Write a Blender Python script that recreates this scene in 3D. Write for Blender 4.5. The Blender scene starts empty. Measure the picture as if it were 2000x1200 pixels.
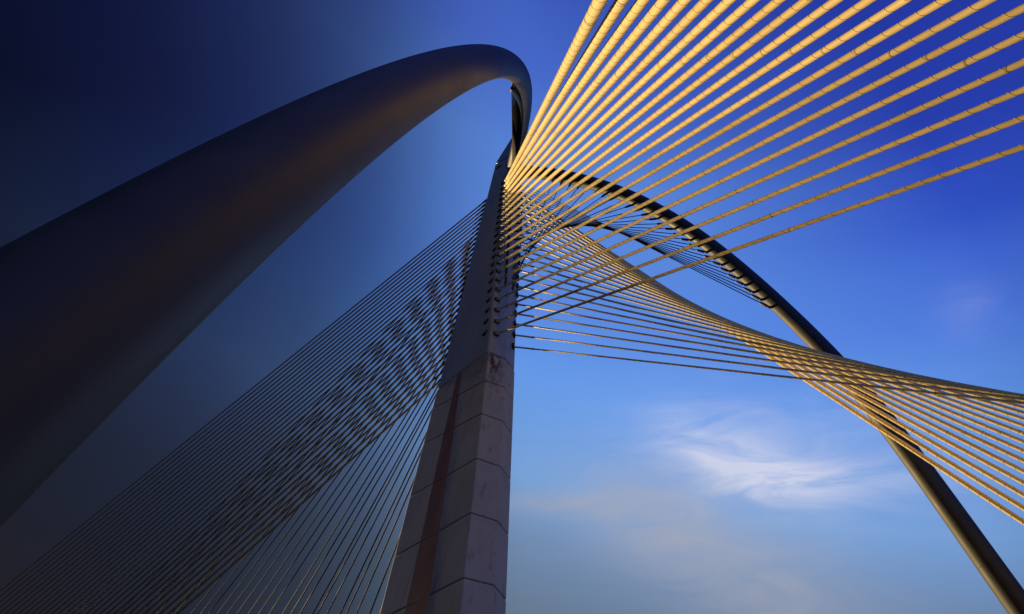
import bpy, math
import numpy as np
from math import comb
from mathutils import Vector, Matrix

S = bpy.context.scene
COL = S.collection
rng = np.random.default_rng(7)

# ------------------------------------------------------------------ camera
CAM = np.array([41.208, -23.985, 6.016])
c_r = (0.64353, 0.72378, 0.24902); c_u = (0.36096, -0.57386, 0.73511); c_f = (-0.67497, 0.38318, 0.63055)
cd = bpy.data.cameras.new('camera'); cam = bpy.data.objects.new('camera', cd); COL.objects.link(cam)
m = Matrix.Identity(4)
for i in range(3):
    m[i][0] = c_r[i]; m[i][1] = c_u[i]; m[i][2] = -c_f[i]; m[i][3] = CAM[i]
cam.matrix_world = m
cd.sensor_fit = 'HORIZONTAL'; cd.sensor_width = 36.0; cd.lens = 1212.8 / 2000 * 36
cd.clip_start = 0.05; cd.clip_end = 6000
S.camera = cam

# ------------------------------------------------------------------ sun
SUN_AZ, SUN_EL = math.radians(-0.25), math.radians(2.4)      # azimuth measured from -X towards +Y
sdir = Vector((-math.cos(SUN_AZ) * math.cos(SUN_EL), math.sin(SUN_AZ) * math.cos(SUN_EL), math.sin(SUN_EL)))
sl = bpy.data.lights.new('sun', 'SUN'); sl.energy = 5.0; sl.angle = math.radians(0.55); sl.color = (1.0, 0.71, 0.32)
so = bpy.data.objects.new('sun', sl); COL.objects.link(so)
so.rotation_euler = sdir.to_track_quat('Z', 'Y').to_euler(); so.location = (0, 0, 120)

# ------------------------------------------------------------------ sky
W = bpy.data.worlds.new('World'); S.world = W; W.use_nodes = True
nt = W.node_tree; nt.nodes.clear(); L = nt.links.new
def nd(tree, typ, **kw):
    n = tree.nodes.new(typ)
    for k, v in kw.items(): setattr(n, k, v)
    return n
def mth(op, a, b=None, tree=None, clamp=False):
    t = tree or nt
    n = nd(t, 'ShaderNodeMath', operation=op, use_clamp=clamp)
    for i, v in enumerate((a, b)):
        if v is None: continue
        if isinstance(v, (int, float)): n.inputs[i].default_value = v
        else: t.links.new(v, n.inputs[i])
    return n.outputs[0]
def ramp(tree, fac, stops, interp='LINEAR'):
    n = nd(tree, 'ShaderNodeValToRGB'); n.color_ramp.interpolation = interp
    e = n.color_ramp.elements
    while len(e) < len(stops): e.new(0.5)
    for el, (p, c) in zip(e, stops):
        el.position = p; el.color = (*c, 1) if len(c) == 3 else c
    tree.links.new(fac, n.inputs[0])
    return n.outputs[0]
def mixc(tree, fac, a, b, blend='MIX'):
    n = nd(tree, 'ShaderNodeMix', data_type='RGBA', blend_type=blend)
    for v, s in ((fac, 0), (a, 6), (b, 7)):
        if isinstance(v, (int, float)): n.inputs[s].default_value = v
        elif isinstance(v, tuple): n.inputs[s].default_value = (*v, 1)
        else: tree.links.new(v, n.inputs[s])
    return n.outputs[2]
tc = nd(nt, 'ShaderNodeTexCoord'); DIR = tc.outputs['Generated']
def dotv(v, off=0.0):
    n = nd(nt, 'ShaderNodeVectorMath', operation='DOT_PRODUCT'); L(DIR, n.inputs[0]); n.inputs[1].default_value = tuple(v)
    return mth('ADD', n.outputs['Value'], off) if off else n.outputs['Value']
elev = dotv((0, 0, 1))
low = [(0.0, (.10, .13, .17)), (.14, (.115, .16, .215)), (.26, (.140, .205, .305)), (.34, (.165, .265, .45)), (.42, (.185, .365, .69)), (.55, (.135, .33, .81))]
west = ramp(nt, elev, low + [(.64, (.105, .26, .76)), (.72, (.10, .245, .71)), (.79, (.098, .235, .68)), (.86, (.062, .14, .58)), (1.0, (.03, .07, .40))])
east = ramp(nt, elev, low + [(.64, (.082, .21, .75)), (.70, (.058, .15, .67)), (.74, (.034, .092, .58)), (.82, (.022, .05, .42)), (1.0, (.014, .03, .27))])
sunward = mth('MULTIPLY', mth('ADD', dotv((-1, 0, 0)), -.12), 3.0, clamp=True)
base = mixc(nt, sunward, east, west)
# added veil: western sky darkened by hand, unseen eastern sky dimmed for the near arch
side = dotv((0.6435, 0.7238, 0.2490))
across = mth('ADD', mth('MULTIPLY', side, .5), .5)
tail = [(.51, (1, 1, 1)), (.79, (.95, .96, 1)), (.86, (.5, .53, .62)), (.92, (.24, .26, .34)), (1.0, (.12, .13, .2))]  # dims the unseen sky behind the camera, so the near arch stays dark
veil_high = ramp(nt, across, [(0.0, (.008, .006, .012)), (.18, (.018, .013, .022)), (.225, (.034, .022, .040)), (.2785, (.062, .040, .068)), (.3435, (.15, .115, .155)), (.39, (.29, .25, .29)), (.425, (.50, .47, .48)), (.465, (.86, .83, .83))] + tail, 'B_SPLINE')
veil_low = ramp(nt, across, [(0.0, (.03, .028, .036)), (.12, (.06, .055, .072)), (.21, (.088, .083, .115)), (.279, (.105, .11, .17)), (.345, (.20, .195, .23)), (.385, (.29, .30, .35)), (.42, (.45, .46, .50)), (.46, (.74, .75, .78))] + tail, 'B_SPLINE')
hi = mth('MULTIPLY', mth('ADD', dotv((.361, -.574, .735)), .12), 1 / .40, clamp=True)
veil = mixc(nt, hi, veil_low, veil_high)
sky = nd(nt, 'ShaderNodeTexSky', sky_type='NISHITA'); sky.sun_disc = False
sky.sun_elevation = SUN_EL; sky.sun_rotation = math.atan2(sdir.x, sdir.y); sky.air_density = 1.0; sky.dust_density = 1.5; sky.ozone_density = 3.0
nish = nd(nt, 'ShaderNodeVectorMath', operation='SCALE'); L(sky.outputs[0], nish.inputs[0]); nish.inputs['Scale'].default_value = 0.004
air = nd(nt, 'ShaderNodeVectorMath', operation='ADD'); L(base, air.inputs[0]); L(nish.outputs[0], air.inputs[1])
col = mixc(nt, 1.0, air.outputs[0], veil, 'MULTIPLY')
# cirrus: soft patches of sky broken up by wind-drawn noise
def pxdir(x, y):
    v = np.array(c_f) + np.array(c_r) * (x - 1000) / 1212.8 - np.array(c_u) * (y - 600) / 1212.8
    return v / np.linalg.norm(v)
mp = nd(nt, 'ShaderNodeMapping'); L(DIR, mp.inputs['Vector'])
a0, a1 = pxdir(1300, 960), pxdir(1700, 950)
ax = a1 - a0; ax /= np.linalg.norm(ax)
nrm = pxdir(1450, 950); bx = np.cross(nrm, ax)
comb_n = nd(nt, 'ShaderNodeCombineXYZ')
L(mth('MULTIPLY', dotv(ax), 3.2), comb_n.inputs[0]); L(mth('MULTIPLY', dotv(bx), 11.0), comb_n.inputs[1]); L(mth('MULTIPLY', dotv(nrm), 3.0), comb_n.inputs[2])
nz = nd(nt, 'ShaderNodeTexNoise'); nz.inputs['Scale'].default_value = 1.7; nz.inputs['Detail'].default_value = 12; nz.inputs['Roughness'].default_value = .60; nz.inputs['Distortion'].default_value = 1.0
L(comb_n.outputs[0], nz.inputs['Vector'])
wisp = ramp(nt, nz.outputs['Fac'], [(.34, (0, 0, 0)), (.70, (1, 1, 1))])
def patch(p0, p1, wid, amt):
    d0, d1 = pxdir(*p0), pxdir(*p1); c = (d0 + d1) / 2; half = np.linalg.norm(d1 - d0) / 2
    a = (d1 - d0) / (2 * half); b = np.cross(c / np.linalg.norm(c), a); b /= np.linalg.norm(b)
    s = mth('MULTIPLY', dotv(a, -float(c @ a)), 1 / half); t = mth('MULTIPLY', dotv(b, -float(c @ b)), 1 / (wid / 1212.8))
    q = mth('ADD', mth('MULTIPLY', s, s), mth('MULTIPLY', t, t))
    g = mth('POWER', 2.718, mth('MULTIPLY', q, -1.3))
    front = mth('GREATER_THAN', dotv(c), .3)
    return mth('MULTIPLY', mth('MULTIPLY', g, front), amt)
def cloud(colr, plist, colour, soft=0.0):
    tot = None
    for p in plist:
        v = patch(*p); tot = v if tot is None else mth('ADD', tot, v)
    brk = mth('ADD', mth('MULTIPLY', wisp, 1 - soft), soft)
    return mixc(nt, mth('MULTIPLY', tot, brk, clamp=True), colr, colour)
col = cloud(col, [((1300, 835), (1560, 955), 56, 1.15), ((1400, 958), (1800, 928), 32, 1.2), ((1180, 880), (1800, 890), 120, .42)], (.60, .64, .82), .24)
col = cloud(col, [((940, 980), (1330, 1000), 26, .6), ((1100, 945), (1430, 1010), 75, .42), ((1120, 985), (1600, 1150), 105, .55), ((1350, 1130), (1780, 1230), 95, .5)], (.38, .39, .46), .5)
col = cloud(col, [((1380, 790), (1520, 810), 22, .28), ((1850, 560), (1960, 680), 50, .22), ((1560, 860), (1980, 1000), 80, .16)], (.42, .44, .72), .1)
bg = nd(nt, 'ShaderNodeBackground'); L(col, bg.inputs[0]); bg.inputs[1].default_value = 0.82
wo = nd(nt, 'ShaderNodeOutputWorld'); L(bg.outputs[0], wo.inputs[0])

S.view_settings.view_transform = 'Standard'; S.view_settings.look = 'None'; S.view_settings.exposure = 0.3; S.view_settings.gamma = 1.0
S.view_settings.use_curve_mapping = False
S.render.engine = 'CYCLES'; S.cycles.max_bounces = 4

# ------------------------------------------------------------------ materials
def mat(name, colour, rough=.5, metal=0.0, var=.12, scale=3.0, stretch=(1, 1, 1), bump=0.0, dark=None, dark_amt=0.0, spec=.5):
    M_ = bpy.data.materials.new(name); M_.use_nodes = True; t = M_.node_tree
    b = t.nodes['Principled BSDF']; b.inputs['Roughness'].default_value = rough; b.inputs['Metallic'].default_value = metal
    b.inputs['Specular IOR Level'].default_value = spec
    geo = nd(t, 'ShaderNodeNewGeometry'); mpn = nd(t, 'ShaderNodeMapping'); mpn.inputs['Scale'].default_value = stretch
    t.links.new(geo.outputs['Position'], mpn.inputs['Vector'])
    n1 = nd(t, 'ShaderNodeTexNoise'); n1.inputs['Scale'].default_value = scale; n1.inputs['Detail'].default_value = 6; n1.inputs['Roughness'].default_value = .6
    t.links.new(mpn.outputs[0], n1.inputs['Vector'])
    lo = tuple(c * (1 - var * 1.6) for c in colour); hi = tuple(min(1, c * (1 + var * 1.6)) for c in colour)
    cc = ramp(t, n1.outputs['Fac'], [(.3, lo), (.7, hi)])
    if dark:
        n2 = nd(t, 'ShaderNodeTexNoise'); n2.inputs['Scale'].default_value = scale * .45; n2.inputs['Detail'].default_value = 8; n2.inputs['Roughness'].default_value = .7
        t.links.new(mpn.outputs[0], n2.inputs['Vector'])
        fm = ramp(t, n2.outputs['Fac'], [(.52, (0, 0, 0)), (.72, (1, 1, 1))])
        cc = mixc(t, mth('MULTIPLY', fm, dark_amt, tree=t), cc, dark)
    if name == 'cable_sheath':          # every sheath has weathered a little differently
        oi = nd(t, 'ShaderNodeObjectInfo')
        cc = mixc(t, 1.0, cc, ramp(t, oi.outputs['Random'], [(0.0, (.84, .82, .78)), (1.0, (1, 1, 1))]), 'MULTIPLY')
    t.links.new(cc, b.inputs['Base Color'])
    rr = mth('ADD', mth('MULTIPLY', n1.outputs['Fac'], .25, tree=t), rough - .12, tree=t)
    t.links.new(rr, b.inputs['Roughness'])
    if bump:
        bp = nd(t, 'ShaderNodeBump'); bp.inputs['Strength'].default_value = bump; bp.inputs['Distance'].default_value = .03
        t.links.new(n1.outputs['Fac'], bp.inputs['Height']); t.links.new(bp.outputs[0], b.inputs['Normal'])
    return M_
MT = dict(
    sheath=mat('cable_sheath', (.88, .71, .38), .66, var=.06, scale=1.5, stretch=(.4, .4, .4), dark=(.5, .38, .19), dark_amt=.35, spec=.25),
    shaded_front_sheath=mat('shaded_front_cable_sheath', (.21, .152, .078), .65, var=.08, scale=1.0, spec=.2),  # same cables as sheath; the fan's shade is put into this darker colour
    rib=mat('spiral_rib', (.62, .48, .25), .65, var=.1, scale=4),
    seam_ring=mat('sheath_joint', (.52, .40, .21), .6, var=.1, scale=8),
    sleeve=mat('anchor_sleeve', (.68, .61, .48), .45, var=.1, scale=5),
    socket=mat('anchor_socket', (.80, .79, .76), .4, metal=0, var=.1, scale=9),
    black=mat('black_steel', (.022, .023, .028), .5, var=.1, scale=6),
    rod=mat('hanger_rod', (.02, .021, .026), .7, var=.1, scale=3, spec=.1),
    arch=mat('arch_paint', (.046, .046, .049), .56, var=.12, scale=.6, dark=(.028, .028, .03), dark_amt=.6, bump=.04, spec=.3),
    seam=mat('weld_seam', (.041, .041, .044), .6, spec=.3, var=.1, scale=6),
    steel=mat('mast_paint', (.31, .36, .43), .55, var=.08, scale=1.1, stretch=(1.4, 1.4, .10), dark=(.21, .245, .30), dark_amt=.5, bump=.05),
    cap=mat('cap_paint', (.20, .24, .32), .35, var=.08, scale=1.0),
    core=mat('joint_shadow_gap', (.05, .048, .05), .9, var=.1),
    red=mat('red_stripe', (.24, .12, .12), .6, var=.12, scale=1.4, stretch=(1, 1, .25)),
    grass=mat('grass', (.05, .075, .03), .9, var=.25, scale=.8, bump=.3),
    asphalt=mat('asphalt', (.05, .05, .052), .85, var=.15, scale=6, bump=.2),
    kerb=mat('kerb_concrete', (.33, .32, .30), .8, var=.1, scale=3, bump=.1),
)
# cast concrete: grain, board streaks and rust run-offs
def concrete():
    M_ = bpy.data.materials.new('cast_concrete'); M_.use_nodes = True; t = M_.node_tree; b = t.nodes['Principled BSDF']
    geo = nd(t, 'ShaderNodeNewGeometry')
    def noise(sc, stretch, det=7, rough=.62):
        mpn = nd(t, 'ShaderNodeMapping'); mpn.inputs['Scale'].default_value = stretch; t.links.new(geo.outputs['Position'], mpn.inputs['Vector'])
        n = nd(t, 'ShaderNodeTexNoise'); n.inputs['Scale'].default_value = sc; n.inputs['Detail'].default_value = det; n.inputs['Roughness'].default_value = rough
        t.links.new(mpn.outputs[0], n.inputs['Vector']); return n.outputs['Fac']
    broad = noise(.35, (1, 1, .6)); fine = noise(6, (1, 1, 1)); streak = noise(2.2, (1, 1, .045), 5)
    c = ramp(t, broad, [(.3, (.36, .355, .345)), (.7, (.48, .47, .46))])
    c = mixc(t, mth('MULTIPLY', ramp(t, fine, [(.3, (0, 0, 0)), (.75, (1, 1, 1))]), .25, tree=t), c, (.31, .30, .29))
    c = mixc(t, mth('MULTIPLY', ramp(t, streak, [(.56, (0, 0, 0)), (.72, (1, 1, 1))]), .6, tree=t), c, (.12, .10, .10))
    # rust run-off below the steel mast: long drips that thin out downwards
    sp = nd(t, 'ShaderNodeSeparateXYZ'); t.links.new(geo.outputs['Position'], sp.inputs[0])
    drip = noise(3.0, (1, 1, .10), 6)
    reach = nd(t, 'ShaderNodeMapRange'); t.links.new(sp.outputs[2], reach.inputs[0])
    for k_, v_ in ((1, 33.5), (2, 37.2), (3, 0.0), (4, 1.25)): reach.inputs[k_].default_value = v_
    ym = nd(t, 'ShaderNodeMapRange'); t.links.new(mth('ABSOLUTE', mth('ADD', sp.outputs[1], 1.0, tree=t), tree=t), ym.inputs[0])
    for k_, v_ in ((1, .25), (2, .9), (3, 1.0), (4, .12)): ym.inputs[k_].default_value = v_
    k = mth('MULTIPLY', mth('MULTIPLY', reach.outputs[0], ym.outputs[0], tree=t), ramp(t, drip, [(.40, (0, 0, 0)), (.56, (1, 1, 1))]), tree=t)
    c = mixc(t, mth('MULTIPLY', k, .95, tree=t, clamp=True), c, (.055, .04, .035))
    t.links.new(c, b.inputs['Base Color']); b.inputs['Roughness'].default_value = .75
    bp = nd(t, 'ShaderNodeBump'); bp.inputs['Strength'].default_value = .12; bp.inputs['Distance'].default_value = .02
    t.links.new(fine, bp.inputs['Height']); t.links.new(bp.outputs[0], b.inputs['Normal'])
    return M_
MT['concrete'] = concrete()

# ------------------------------------------------------------------ builders
def obj(name, verts, faces, material, parent=None, smooth=False, origin=None):
    if parent is not None: origin = np.array(parent_origin[parent])
    o0 = np.zeros(3) if origin is None else np.asarray(origin, float)
    me = bpy.data.meshes.new(name)
    me.from_pydata((np.asarray(verts, float) - o0).tolist(), [], [list(map(int, f)) for f in faces])
    if smooth: me.polygons.foreach_set('use_smooth', [True] * len(me.polygons))
    me.materials.append(MT[material]); me.update()
    ob = bpy.data.objects.new(name, me); COL.objects.link(ob)
    if parent is not None: ob.parent = parent; parent_origin[ob] = origin
    else: ob.location = o0; parent_origin[ob] = o0
    return ob
parent_origin = {}
def thing(name, label, cat, loc, group=None):
    e = bpy.data.objects.new(name, None); COL.objects.link(e); e.location = tuple(map(float, loc)); e.empty_display_size = .5
    e['label'] = label; e['category'] = cat
    if group: e['group'] = group
    parent_origin[e] = np.asarray(loc, float)
    return e
def frame(t):
    t = np.asarray(t, float) / np.linalg.norm(t)
    a = np.cross(t, [0, 0, 1.0]) if abs(t[2]) < .97 else np.cross(t, [1.0, 0, 0])
    a /= np.linalg.norm(a); return t, a, np.cross(t, a)
def tube(pts, rad, n=14, caps=True):
    pts = np.asarray(pts, float); rad = np.broadcast_to(rad, len(pts))
    tg = np.gradient(pts, axis=0); V = []; F = []
    _, a, b = frame(tg[0])
    ang = np.linspace(0, 2 * np.pi, n, endpoint=False)
    for i, p in enumerate(pts):
        t = tg[i] / np.linalg.norm(tg[i]); a = a - t * (a @ t); a /= np.linalg.norm(a); b = np.cross(t, a)
        V.append(p + rad[i] * (np.cos(ang)[:, None] * a + np.sin(ang)[:, None] * b))
    for i in range(len(pts) - 1):
        for k in range(n):
            k2 = (k + 1) % n; F.append((i * n + k, i * n + k2, (i + 1) * n + k2, (i + 1) * n + k))
    V = np.concatenate(V)
    if caps: F.append(tuple(range(n - 1, -1, -1))); F.append(tuple(range((len(pts) - 1) * n, len(pts) * n)))
    return V, F
def helix(A, B, R, pitch, per=12, h=.018, wdt=.05, s0=0.0, phase=0.0):
    t, a, b = frame(B - A); Ln = np.linalg.norm(B - A); n = int((Ln - s0) / pitch * per)
    s = s0 + np.arange(n) * pitch / per; ph = phase + 2 * np.pi * np.arange(n) / per
    rad = np.cos(ph)[:, None] * a + np.sin(ph)[:, None] * b
    c = A + s[:, None] * t
    v0 = c + rad * (R - .003) - t * wdt / 2; v1 = c + rad * (R + h); v2 = c + rad * (R - .003) + t * wdt / 2
    V = np.stack([v0, v1, v2], 1).reshape(-1, 3)
    i = np.arange(n - 1) * 3
    F = np.concatenate([np.stack([i, i + 1, i + 4, i + 3], 1), np.stack([i + 1, i + 2, i + 5, i + 4], 1)])
    return V, F
def box(c, ex, ey, ez, bev=0):
    c, ex, ey, ez = (np.asarray(q, float) for q in (c, ex, ey, ez))
    V = [c + x * ex + y * ey + z * ez for z in (-1, 1) for y in (-1, 1) for x in (-1, 1)]
    F = [(0, 2, 3, 1), (4, 5, 7, 6), (0, 1, 5, 4), (2, 6, 7, 3), (0, 4, 6, 2), (1, 3, 7, 5)]
    return V, F
def bevel(o, w, seg=2):
    md = o.modifiers.new('bevel', 'BEVEL'); md.width = w; md.segments = seg; md.limit_method = 'ANGLE'; md.angle_limit = math.radians(50)
MIR = np.array([1, -1, 1.0])
ORD = ['lowest', 'second', 'third', 'fourth', 'fifth', 'sixth', 'seventh', 'eighth', 'ninth', 'tenth', 'eleventh', 'twelfth', 'thirteenth', 'fourteenth', 'fifteenth', 'sixteenth',
       'seventeenth', 'eighteenth', 'nineteenth', 'twentieth', 'twenty-first', 'twenty-second', 'twenty-third', 'twenty-fourth', 'twenty-fifth', 'twenty-sixth', 'twenty-seventh', 'twenty-eighth', 'twenty-ninth', 'thirtieth']

# ------------------------------------------------------------------ ground
def structure(o): o['kind'] = 'structure'; return o
g = 3000
structure(obj('ground', [(-g, -g, -.3), (g, -g, -.3), (g, g, -.3), (-g, g, -.3)], [(0, 1, 2, 3)], 'grass'))
# main span road, curving away ahead of the pylon
cl = np.array([(-420, -118), (-300, -62), (-180, -13.4), (-130, -3.1), (-80, 1.5), (-34.5, 0), (20, 0), (120, 0), (400, 0)], float)
def strip(w0, w1, z):
    V = []
    d = np.gradient(cl, axis=0); d /= np.linalg.norm(d, axis=1)[:, None]; nn = np.stack([-d[:, 1], d[:, 0]], 1)
    for p, q in zip(cl, nn):
        V += [(*(p + q * w0), z), (*(p + q * w1), z)]
    return V, [(2 * i, 2 * i + 2, 2 * i + 3, 2 * i + 1) for i in range(len(cl) - 1)]
for s in (-1, 1):
    a, b = sorted((s * 4.2, s * 9.2)); structure(obj('road', *strip(a, b, -.28), 'asphalt'))
    for w in (4.0, 9.3):
        a, b = sorted((s * w, s * (w + .2)))
        V1, F1 = strip(a, b, -.16); V0, _ = strip(a, b, -.32); n = len(V1)
        F = list(F1) + [(2 * i + k, 2 * i + 2 + k, 2 * i + 2 + k + n, 2 * i + k + n) for i in range(len(cl) - 1) for k in (0, 1)]
        structure(obj('kerb', list(V1) + list(V0), F, 'kerb'))

# ------------------------------------------------------------------ pylon
def T_(z): return (z - 40) / 40
def xA(z): return -0.285 - 13.326 * T_(z)
def xB(z): return 0.317 - 13.797 * T_(z)
def xF(z): return -7.704 - 9.777 * T_(z)
def yh(z): return 1.662 - 0.26 * T_(z)
def ring(zA, zB, zL, inset=0.0):
    y = yh(zA) - inset
    return [(xF(zL) + inset, -(yh(zL) - inset), zL), (xA(zA) - inset, -y, zA), (xB(zB) - inset, 0, zB), (xA(zA) - inset, y, zA), (xF(zL) + inset, (yh(zL) - inset), zL)]
def prism(r0, r1):
    n = len(r0); V = list(r0) + list(r1)
    F = [(i, (i + 1) % n, (i + 1) % n + n, i + n) for i in range(n)] + [tuple(range(n - 1, -1, -1)), tuple(range(n, 2 * n))]
    return V, F
def loft(rings):
    n = len(rings[0]); V = [v for r in rings for v in r]
    F = [(k * n + i, k * n + (i + 1) % n, (k + 1) * n + (i + 1) % n, (k + 1) * n + i) for k in range(len(rings) - 1) for i in range(n)]
    return V, F + [tuple(range(n - 1, -1, -1)), tuple(range((len(rings) - 1) * n, len(rings) * n))]
def rings_between(a, b, k, inset=0.0):
    return [ring(*(np.array(a) + (np.array(b) - np.array(a)) * q), inset) for q in np.linspace(0, 1, k)]
py = thing('bridge_pylon', 'tall inclined bridge pylon, dark steel mast on a jointed concrete leg with red stripe', 'pylon', (8, 0, -.3))
J = [(38.0, 38.0, 36.1), (34.3, 34.5, 33.7), (30.6, 30.7, 29.7), (26.2, 26.3, 24.5), (21.7, 21.8, 19.4), (17.2, 17.4, 14.8), (12.8, 13.0, 10.2), (8.4, 8.6, 5.8), (4.0, 4.2, 1.6), (-.6, -.6, -.6)]
gap = .02
for (a, b) in zip(J[1:], J[:-1]):
    lo = tuple(v + (gap if v > 0 else 0) for v in a); hi = tuple(v - gap for v in b)
    seg = obj('concrete_segment', *prism(ring(*lo), ring(*hi)), 'concrete', py); bevel(seg, .10, 3)
    # red stripe, a shallow painted band on both side faces
    for s in (-1, 1):
        pts = []
        for zs in (lo, hi):
            for edge in (0, 1):
                zl = zs[2] + (zs[0] - zs[2]) * (.36 if edge == 0 else .56)
                zc = zl
                u = np.interp(zc, [-1, 15, 30, 37.5], [.33, .35, .374, .415] if edge == 0 else [.68, .632, .558, .495])
                pts.append((xF(zc) + (xA(zc) - xF(zc)) * u, s * (yh(zc) + .004), zc + (.0 if zs is lo else -.0)))
        p0, p1, p2, p3 = (np.array(q) for q in pts)
        inn = np.array([0, -s * .05, 0])
        V = [p0, p1, p3, p2, p0 + inn, p1 + inn, p3 + inn, p2 + inn]
        F = [(0, 1, 2, 3), (7, 6, 5, 4), (0, 4, 5, 1), (1, 5, 6, 2), (2, 6, 7, 3), (3, 7, 4, 0)]
        st = obj('stripe', V, F, 'red', seg); st['label'] = 'dark red painted stripe'
obj('inner_core', *loft(rings_between((-.5, -.5, -.5), (80.5, 80.5, 82), 24, .12)), 'core', py)
ms = obj('steel_mast', *loft(rings_between(tuple(v + gap for v in J[0]), (81.6, 81.8, 83.6), 16)), 'steel', py); bevel(ms, .22, 3)
ms['label'] = 'dark blue-grey steel mast carrying the cable anchors'
r0 = ring(81.67, 81.87, 83.67)
zt = 91.0
r1 = [(xA(zt) - .55, -(yh(zt) - .45), zt - .5), (xA(zt), -(yh(zt) - .4), zt), (xB(zt), 0, zt), (xA(zt), yh(zt) - .4, zt), (xA(zt) - .55, yh(zt) - .45, zt - .5)]
cp = obj('mast_cap', *prism(r0, r1), 'cap', py); bevel(cp, .15, 3); cp['label'] = 'smooth wedge-shaped blue steel cap'
# oval inspection hatch on each side face
for s in (-1, 1):
    zc = 80.9; c = np.array([xF(zc) + (xA(zc) - xF(zc)) * .33, s * yh(zc), zc])
    th = np.linspace(0, 2 * np.pi, 24, endpoint=False)
    e1 = np.array([.55, 0, .22]); e2 = np.array([-.12, 0, .36])
    prof = [(1.0, -.05), (1.0, .05), (.86, .05), (.86, .006), (0.02, .006)]
    V = [c + k * (np.cos(a) * e1 + np.sin(a) * e2) + np.array([0, s * h, 0]) for k, h in prof for a in th]
    F = [(i * 24 + k, i * 24 + (k + 1) % 24, (i + 1) * 24 + (k + 1) % 24, (i + 1) * 24 + k) for i in range(4) for k in range(24)]
    obj('inspection_hatch', V, F, 'black', ms)

# ------------------------------------------------------------------ stays behind the pylon
K = np.arange(21) / 20.
AN = np.stack([np.polyval([1.4227, -1.2519, 10.8917, -11.3678], K), 1.12 * np.polyval([.1344, .6121, -.3578, -1.369], K), np.polyval([-4.0954, 4.3922, -32.8501, 73.3496], K)], -1)
DN = np.stack([np.polyval([4.5653, 5.7902, 40.5913, 57.0253], K), np.polyval([8.4521, 1.1756, -29.9392], K), 0 * K - .4], -1)
def stay(name, A, B, R, label, group, sheath, rib, sleeve_len, mm, rings, phase):
    t, a, b = frame(B - A); Ln = np.linalg.norm(B - A)
    th = thing(name, label, 'cable', A, group)
    s1 = A + t * sleeve_len
    npt = 14
    obj('sheath', *tube(s1 + np.linspace(-.05, Ln - sleeve_len, npt)[:, None] * t, R, mm), sheath, th, True)
    if rib:
        V, F = helix(s1, B, R, rib, 12, .008 + .018 * R, .032, .2, phase); obj('spiral_rib', V, F, 'rib', th)
    obj('anchor_sleeve', *tube([A + t * .7, A + t * .9, A + t * (sleeve_len - .5), A + t * sleeve_len], [R * 1.0, R * 1.16, R * 1.16, R * 1.05], mm), 'sleeve' if rib else 'shaded_front_sheath', th, True)
    obj('collar', *tube([s1 - t * .09, s1 - t * .08, s1 + t * .08, s1 + t * .09], [R * 1.1, R * 1.3, R * 1.3, R * 1.1], mm), 'black', th)
    if rib:
        so_ = obj('socket', *tube([A - t * .1, A + t * .45, A + t * .8, A + t * .86], [R * 1.3, R * 1.35, R * 1.2, R * .9], mm), 'socket', th, True)
        for q in rings:
            if q < Ln - 1:
                p = s1 + t * q; obj('sheath_joint', *tube([p - t * .035, p - t * .03, p + t * .03, p + t * .035], [R, R + .008, R + .008, R], mm), 'seam_ring', th)
    else:
        obj('socket', *tube([A - t * .2, A + t * .9, A + t * 1.0], [R * 1.7, R * 1.5, R * 1.1], mm), 'black', th, True)
    return th
for i in range(21):
    R = (.20 + (.09 - .20) * K[i] ** .7)
    for s in (1, -1):
        A = AN[i] * (MIR if s < 0 else 1); B = DN[i] * (MIR if s < 0 else 1)
        n_ = ORD[20 - i] + (', nearest the concrete' if i == 20 else ' up from the concrete')
        lab = ('golden ribbed stay cable, %s, in the fan sweeping overhead' % n_) if s > 0 else ('ochre stay cable, %s, in the twisted fan crossing the slim arch' % n_)
        rings = [8.5 + .9 * (20 - i) / 2 % 11.8 + 11.8 * q for q in range(7)]
        stay('stay_cable', A, B, R * (1 if s > 0 else .80), lab, 'stay cables of the overhead fan' if s > 0 else 'stay cables of the twisted fan', 'sheath', .62, 2.9, 18 if s > 0 else 14, rings, i * 1.3)
        # anchor plate on the mast and the small lug beside it
        t, a, b = frame(B - A)
        nrm = np.array([.32, -.9 * s * .35, .1]); nrm /= np.linalg.norm(nrm)
        up = np.array([-.31, 0, .95]); sd = np.cross(nrm, up); sd /= np.linalg.norm(sd); up = np.cross(sd, nrm)
        pl = obj('anchor_plate', *box(A + nrm * .02, nrm * .12, sd * .30, up * .27), 'black', ms); bevel(pl, .05, 1)
        zc = A[2] + .15; xc = xA(zc) - .75
        V = [(xc - .28, -s * (yh(zc) - .02), zc - .35), (xc + .22, -s * (yh(zc) - .02), zc - .2), (xc + .28, -s * (yh(zc) - .02), zc + .32),
             (xc - .18, -s * (yh(zc) + .24), zc - .30), (xc + .16, -s * (yh(zc) + .24), zc - .18), (xc + .2, -s * (yh(zc) + .2), zc + .12)]
        F = [(0, 2, 1), (3, 4, 5), (0, 1, 4, 3), (1, 2, 5, 4), (2, 0, 3, 5)]
        obj('lug', V, F, 'black', ms)

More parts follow.
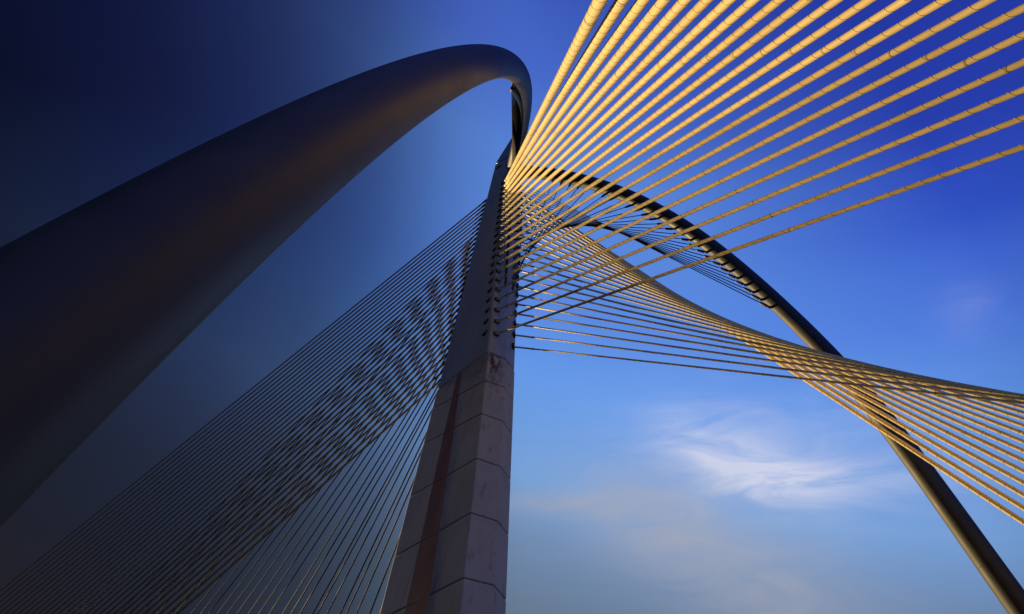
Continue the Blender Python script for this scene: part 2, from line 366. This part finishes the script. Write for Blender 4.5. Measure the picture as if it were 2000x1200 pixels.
# ------------------------------------------------------------------ stays ahead of the pylon (two planes following the curving deck)
Jf = np.arange(30) / 29.
zf = 73.0 + (38.3 - 73.0) * Jf
kn = np.array([0, 10, 20, 29]) / 29.
pn = np.polyfit(kn, [-22.9, -14.9, -11.6, -12.7], 3); pf = np.polyfit(kn, [5.9, 18.0, 23.3, 21.3], 3)
for i in range(30):
    X = -180 + 147 * Jf[i]
    for s in (1, -1):
        A = np.array([xF(zf[i]) + .1, -s * 1.15, zf[i]]); B = np.array([X - (3 if s > 0 else 0), np.polyval(pn if s > 0 else pf, Jf[i]) + (0 if s > 0 else rng.uniform(-.85, .85)), -.4])
        n_ = ORD[29 - i] + (', nearest the concrete' if i == 29 else ' up from the concrete')
        lab = ('slim dark stay cable, %s, in the fan under the broad arch' % n_) if s > 0 else ('slim dark stay cable, %s, in the steeper fan behind the first' % n_)
        stay('stay_cable', A, B, .11 if s > 0 else .092, lab, 'stay cables of the shaded fan' if s > 0 else 'stay cables of the steeper shaded fan', 'shaded_front_sheath', None, 1.7, 8, [], 0)

# ------------------------------------------------------------------ arches
AP = np.array([[-11.54, -.88, 78.14], [6.07, -11.07, 72.59], [12.02, -18.96, 62.58], [16.27, -19.99, 49.72], [23.42, -16.39, 41.14], [26.0, -16.47, 37.19], [25.11, -20.65, 32.5], [29.61, -23.25, 23.13], [36.38, -24.97, 4.96]])
AP2 = np.array([[-12.24, -1.1, 78.4], [2.27, -8.52, 69.88], [10.86, -13.13, 60.12], [15.54, -15.97, 50.56], [19.26, -17.99, 43.05], [23.0, -19.45, 37.07], [26.48, -20.88, 29.93], [30.68, -23.61, 19.95], [35.67, -24.89, 6.1]])
CTRL = AP2
def bez(t):
    t = np.atleast_1d(t); n = len(CTRL) - 1
    return np.stack([comb(n, i) * t ** i * (1 - t) ** (n - i) for i in range(n + 1)], -1) @ CTRL
RAD = (.87, .84, .80)
def arad(t): return RAD[0] * (1 - t) ** 2 + 2 * t * (1 - t) * RAD[1] + RAD[2] * t * t
tt = np.linspace(0, 1, 150)
NH = 27
th0, th1 = .035, .405
zH = np.linspace(49.5, 76.0, NH)
for s in (1, -1):
    mm = np.array([1, s, 1.0])
    CTRL, RAD = (AP2, (.87, .84, .80)) if s > 0 else (AP, (.92, .70, .77))
    Cc = bez(tt); Rr = arad(tt)
    d1 = Cc[-1] - Cc[-2]; d1 /= np.linalg.norm(d1)
    Cc = np.concatenate([[np.array([-13.1, -.6, 79.0])], Cc, [Cc[-1] + d1 * 3, Cc[-1] + d1 * 7]]); Rr = np.concatenate([[Rr[0]], Rr, [Rr[-1], Rr[-1]]])
    arc = np.concatenate([[0], np.cumsum(np.linalg.norm(np.diff(bez(tt), axis=0), axis=1))])
    sh = np.linspace(np.interp(th0, tt, arc), np.interp(th1, tt, arc), NH); tH = np.interp(sh, arc, tt)
    foot = np.array([Cc[-1][0], Cc[-1][1] * s, -.3])
    lab = 'broad near-black steel tube arch curving overhead to the pylon top' if s > 0 else 'slim steel tube arch, gold-lit on its inner edge, behind the twisted fan'
    ar = thing('tube_arch', lab, 'arch', foot, 'arches tied to the pylon top')
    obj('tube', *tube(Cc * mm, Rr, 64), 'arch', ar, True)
    for q in np.arange(5, arc[-1] * (.62 if s > 0 else 1), 8.4):
        t0 = np.interp(q, arc, tt); p = bez(t0)[0] * mm; p2 = bez(min(1, t0 + .002))[0] * mm; d = (p2 - p) / np.linalg.norm(p2 - p); r = float(arad(t0))
        obj('weld_seam', *tube([p - d * .03, p - d * .025, p + d * .025, p + d * .03], [r, r + .002, r + .002, r], 48, False), 'seam', ar, True)
    p = Cc[1] * mm; q = Cc[0] * mm; d = (q - p) / np.linalg.norm(q - p)
    obj('base_flange', *tube([q - d * .1, q + d * .35], [1.12, 1.12], 32), 'arch', ar)
    for k in range(NH):
        P = bez(tH[k])[0] * mm; z = zH[k]
        Q = np.array([xB(z) + (xA(z) - xB(z)) * .3 + .02, -s * .5, z])
        v = Q - P; tg = (bez(tH[k] + .003)[0] - bez(tH[k] - .003)[0]) * mm; tg /= np.linalg.norm(tg)
        nv = v - tg * (v @ tg); nv /= np.linalg.norm(nv); r = float(arad(tH[k]))
        S0 = P + nv * r
        out = nv * .75 + v / np.linalg.norm(v) * .35; out /= np.linalg.norm(out)
        E0 = S0 + out * .45
        b3 = np.cross(tg, nv)
        V, F = box(S0 + nv * .2, nv * .32, tg * .16, b3 * .05); obj('lug', V, F, 'arch', ar)
        d = (Q - E0); Ln = np.linalg.norm(d); d /= Ln
        n_ = ('lowest' if k == NH - 1 else ORD[NH - 1 - k] + ' up') + ' along the arch'
        lab = ('thin black hanger, %s, tied to the broad dark arch' % n_) if s > 0 else ('thin black hanger, %s, tied to the slim arch' % n_)
        hg = thing('hanger_rod', lab, 'hanger', E0, 'hanger rods of the broad arch' if s > 0 else 'hanger rods of the slim arch')
        obj('rod', *tube([E0, Q + d * .1], [.05, .05], 8), 'rod', hg, True)
        obj('clevis', *tube([E0 - d * .25, E0 + d * .1, E0 + d * .75, E0 + d * 1.05], [.12, .15, .14, .055], 10), 'black', hg, True)
        obj('turnbuckle', *tube([Q - d * 1.0, Q - d * .8, Q - d * .2, Q + d * .15], [.05, .11, .12, .14], 10), 'black', hg, True)
